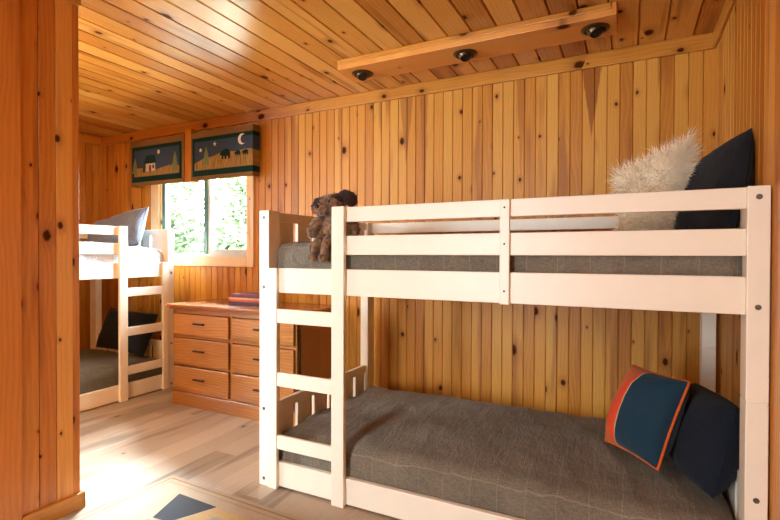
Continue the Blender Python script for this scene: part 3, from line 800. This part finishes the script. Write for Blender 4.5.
# ------------------------------------------------------------------ ceiling light bar
def light_bar():
    x0, x1, y0, y1 = -1.572, -.058, 2.432, 2.655
    T = thing('ceiling_light_bar', 'long pine light bar on the ceiling above the near bunk with three bronze spotlights', 'ceiling light', ((x0 + x1) / 2, (y0 + y1) / 2, ZC))
    w, dp = (x1 - x0) / 2, (y1 - y0) / 2
    link('wooden_box', B(-w, w, -dp, dp, -.060, -.001, .003), M['pine_box'], T)
    link('edge_moulding', box(B(-w + .012, w - .022, -dp - .006, -dp, -.030, -.001, .004), -w + .012, w - .022, dp, dp + .006, -.030, -.001, .004), M['pine_trim_x'], T)
    for cx in (-1.462 - (x0 + x1) / 2, -.812 - (x0 + x1) / 2, -.155 - (x0 + x1) / 2):
        m = Matrix.Translation((cx, 0, -.0605)) @ Matrix.Rotation(PI, 4, 'X')
        s = link('spotlight', lathe(bmesh.new(), [(.066, 0), (.066, .003), (.060, .008), (.050, .010), (.047, .006), (.045, .0)], 32, m, cap=False), M['bronze'], T, smooth=True, angle=50)
        mm = Matrix.Translation((cx, 0, -.0565)) @ Matrix.Rotation(math.radians(160), 4, 'X') @ Matrix.Rotation(math.radians(10), 4, 'Y')
        bm = lathe(bmesh.new(), [(.044 * math.cos(a), .044 * math.sin(a) * .75) for a in [math.radians(d) for d in (-5, 10, 22, 34, 44)]] + [(.028, .034), (.027, .026)], 32, mm, cap=False)
        link('eyeball', bm, M['bronze'], s, smooth=True, angle=50)
        bm = lathe(bmesh.new(), [(.0275, .026), (.020, .027), (.004, .0285)], 24, mm)
        link('lamp', bm, M['lamp_dark'], s, smooth=True)
light_bar()

# ------------------------------------------------------------------ rug
def rug():
    cols = dict(field=srgb(174, 152, 124), edge=srgb(160, 132, 100), black=srgb(40, 40, 44), yellow=srgb(186, 152, 96), grey=srgb(150, 142, 130), tan=srgb(146, 112, 76))
    mats = []
    for k, c in cols.items():
        t = NT('rug_' + k); o, ax = t.obj()
        n = t.noise(o, 260, 3, .7); b = t.noise(o, 9, 3)
        f = t.math('ADD', t.math('MULTIPLY', n, .7), t.math('MULTIPLY', b, .3))
        lo = tuple(x * .72 for x in c[:3]) + (1,); hi = tuple(min(1, x * 1.2) for x in c[:3]) + (1,)
        t.bump(n, .6, .003)
        mats.append(t.set(t.ramp(f, [(.3, lo), (.7, hi)]), .95, .15, 0, .2))
    bm = bmesh.new()
    L, Wd = 1.55, 1.0                                    # local x along the room, local -y towards the camera
    box(bm, 0, L, -Wd, 0, 0, .009, .003, 2)
    flat = lambda a, b, d: (a, b, d)
    def P(pts, mi, h=.0096): prism(bm, pts, flat, .0088, h, mi)
    def R(a0, a1, b0, b1, mi, h=.0096): P([(a0, b0), (a1, b0), (a1, b1), (a0, b1)], mi, h)
    for o_, wd, mi in ((.022, .008, 5), (.052, .006, 1)):
        R(o_, L - o_, -o_ - wd, -o_, mi); R(o_, L - o_, -Wd + o_, -Wd + o_ + wd, mi)
        R(o_, o_ + wd, -Wd + o_, -o_, mi); R(L - o_ - wd, L - o_, -Wd + o_, -o_, mi)
    # geometric figure: black wedges round a yellow diamond
    P([(.195, -.112), (.440, -.112), (.36, -.29), (.27, -.30)], 2)
    P([(.195, -.50), (.27, -.32), (.36, -.31), (.44, -.50)], 2)
    P([(.452, -.112), (.62, -.112), (.72, -.30), (.60, -.50), (.452, -.50), (.375, -.30)], 3)
    P([(.50, -.17), (.57, -.17), (.60, -.23), (.47, -.23)], 4, .0100)
    P([(.95, -.112), (1.2, -.112), (1.1, -.3), (1.02, -.3)], 2)
    o = link('area_rug', bm, mats)
    o.location = (-2.05, 1.66, .0005); o.rotation_euler = (0, 0, math.radians(-2.2))
    tag(o, 'beige woven rug with black and yellow geometric figures on the wood floor', 'rug')
rug()

# ------------------------------------------------------------------ camera
f_, yaw, pitch, roll, h_ = 478.08027, .46343, -.00982, .00294, 1.11897
c_, s_ = math.cos(yaw), math.sin(yaw)
Fv = Vector((-s_, c_, 0)); Rv = Vector((c_, s_, 0)); Uv = Vector((0, 0, 1))
F2 = Fv * math.cos(pitch) + Uv * math.sin(pitch); U2 = Uv * math.cos(pitch) - Fv * math.sin(pitch)
R3 = Rv * math.cos(roll) + U2 * math.sin(roll); U3 = U2 * math.cos(roll) - Rv * math.sin(roll)
cam = bpy.data.objects.new('camera', bpy.data.cameras.new('camera')); COL.objects.link(cam)
m = Matrix((R3, U3, -F2)).transposed().to_4x4(); m.translation = (0, 0, h_)
cam.matrix_world = m
cam.data.sensor_width = 36; cam.data.lens = f_ * 36 / 780; cam.data.clip_start = .02
S.camera = cam

# ------------------------------------------------------------------ light
w = bpy.data.worlds.new('sky'); S.world = w; w.use_nodes = True
nt = w.node_tree; bg = nt.nodes['Background']
bg.inputs[0].default_value = (.80, .91, 1.0, 1); bg.inputs[1].default_value = 50.0
def area(name, loc, target, sx, sy, power, col, portal=False, spread=None):
    L = bpy.data.lights.new(name, 'AREA'); L.shape = 'RECTANGLE'; L.size = sx; L.size_y = sy; L.energy = power; L.color = col
    if portal: L.cycles.is_portal = True
    if spread: L.spread = spread
    o = bpy.data.objects.new(name, L); COL.objects.link(o)
    o.location = loc; o.rotation_euler = (Vector(target) - Vector(loc)).to_track_quat('-Z', 'Y').to_euler()
    return o
area('window_portal', ((WX0 + WX1) / 2, YW + .09, (WZ0 + WZ1) / 2), ((WX0 + WX1) / 2, 0, (WZ0 + WZ1) / 2), WX1 - WX0, WZ1 - WZ0, 1, (1, 1, 1), True)
area('door_portal', ((GX0 + GX1) / 2, YF - .06, 1.05), ((GX0 + GX1) / 2, 0, 1.05), GX1 - GX0, 2.03, 1, (1, 1, 1), True)
area('left_portal', (XL - .06, (LY0 + LY1) / 2, (LZ0 + LZ1) / 2), (0, (LY0 + LY1) / 2, (LZ0 + LZ1) / 2), LY1 - LY0, LZ1 - LZ0, 1, (1, 1, 1), True)
area('warm_fill_left', (-2.75, .7, 2.27), (-2.75, .7, 0), .4, .4, 22, (1, .89, .72))  # added warm fill light hidden behind the partition, no fixture there
area('warm_fill_front', (-1.3, -.9, 2.27), (-1.3, -.9, 0), .4, .4, 27, (1, .87, .68))  # added warm fill light behind the camera, without a fixture
L = bpy.data.lights.new('hazy_sun', 'SUN'); L.energy = 52; L.angle = math.radians(22); L.color = (.70, .85, 1.0)
so = bpy.data.objects.new('hazy_sun', L); COL.objects.link(so)
so.rotation_euler = Vector((.66, -.81, -.92)).to_track_quat('-Z', 'Y').to_euler()
S.view_settings.view_transform = 'Standard'; S.view_settings.look = 'None'
S.view_settings.gamma = 1; S.view_settings.use_curve_mapping = False
S.view_settings.exposure = .7
S.cycles.use_denoising = True
S.cycles.max_bounces = 10; S.cycles.diffuse_bounces = 6; S.cycles.caustics_reflective = False; S.cycles.caustics_refractive = False
S.cycles.sample_clamp_indirect = 6
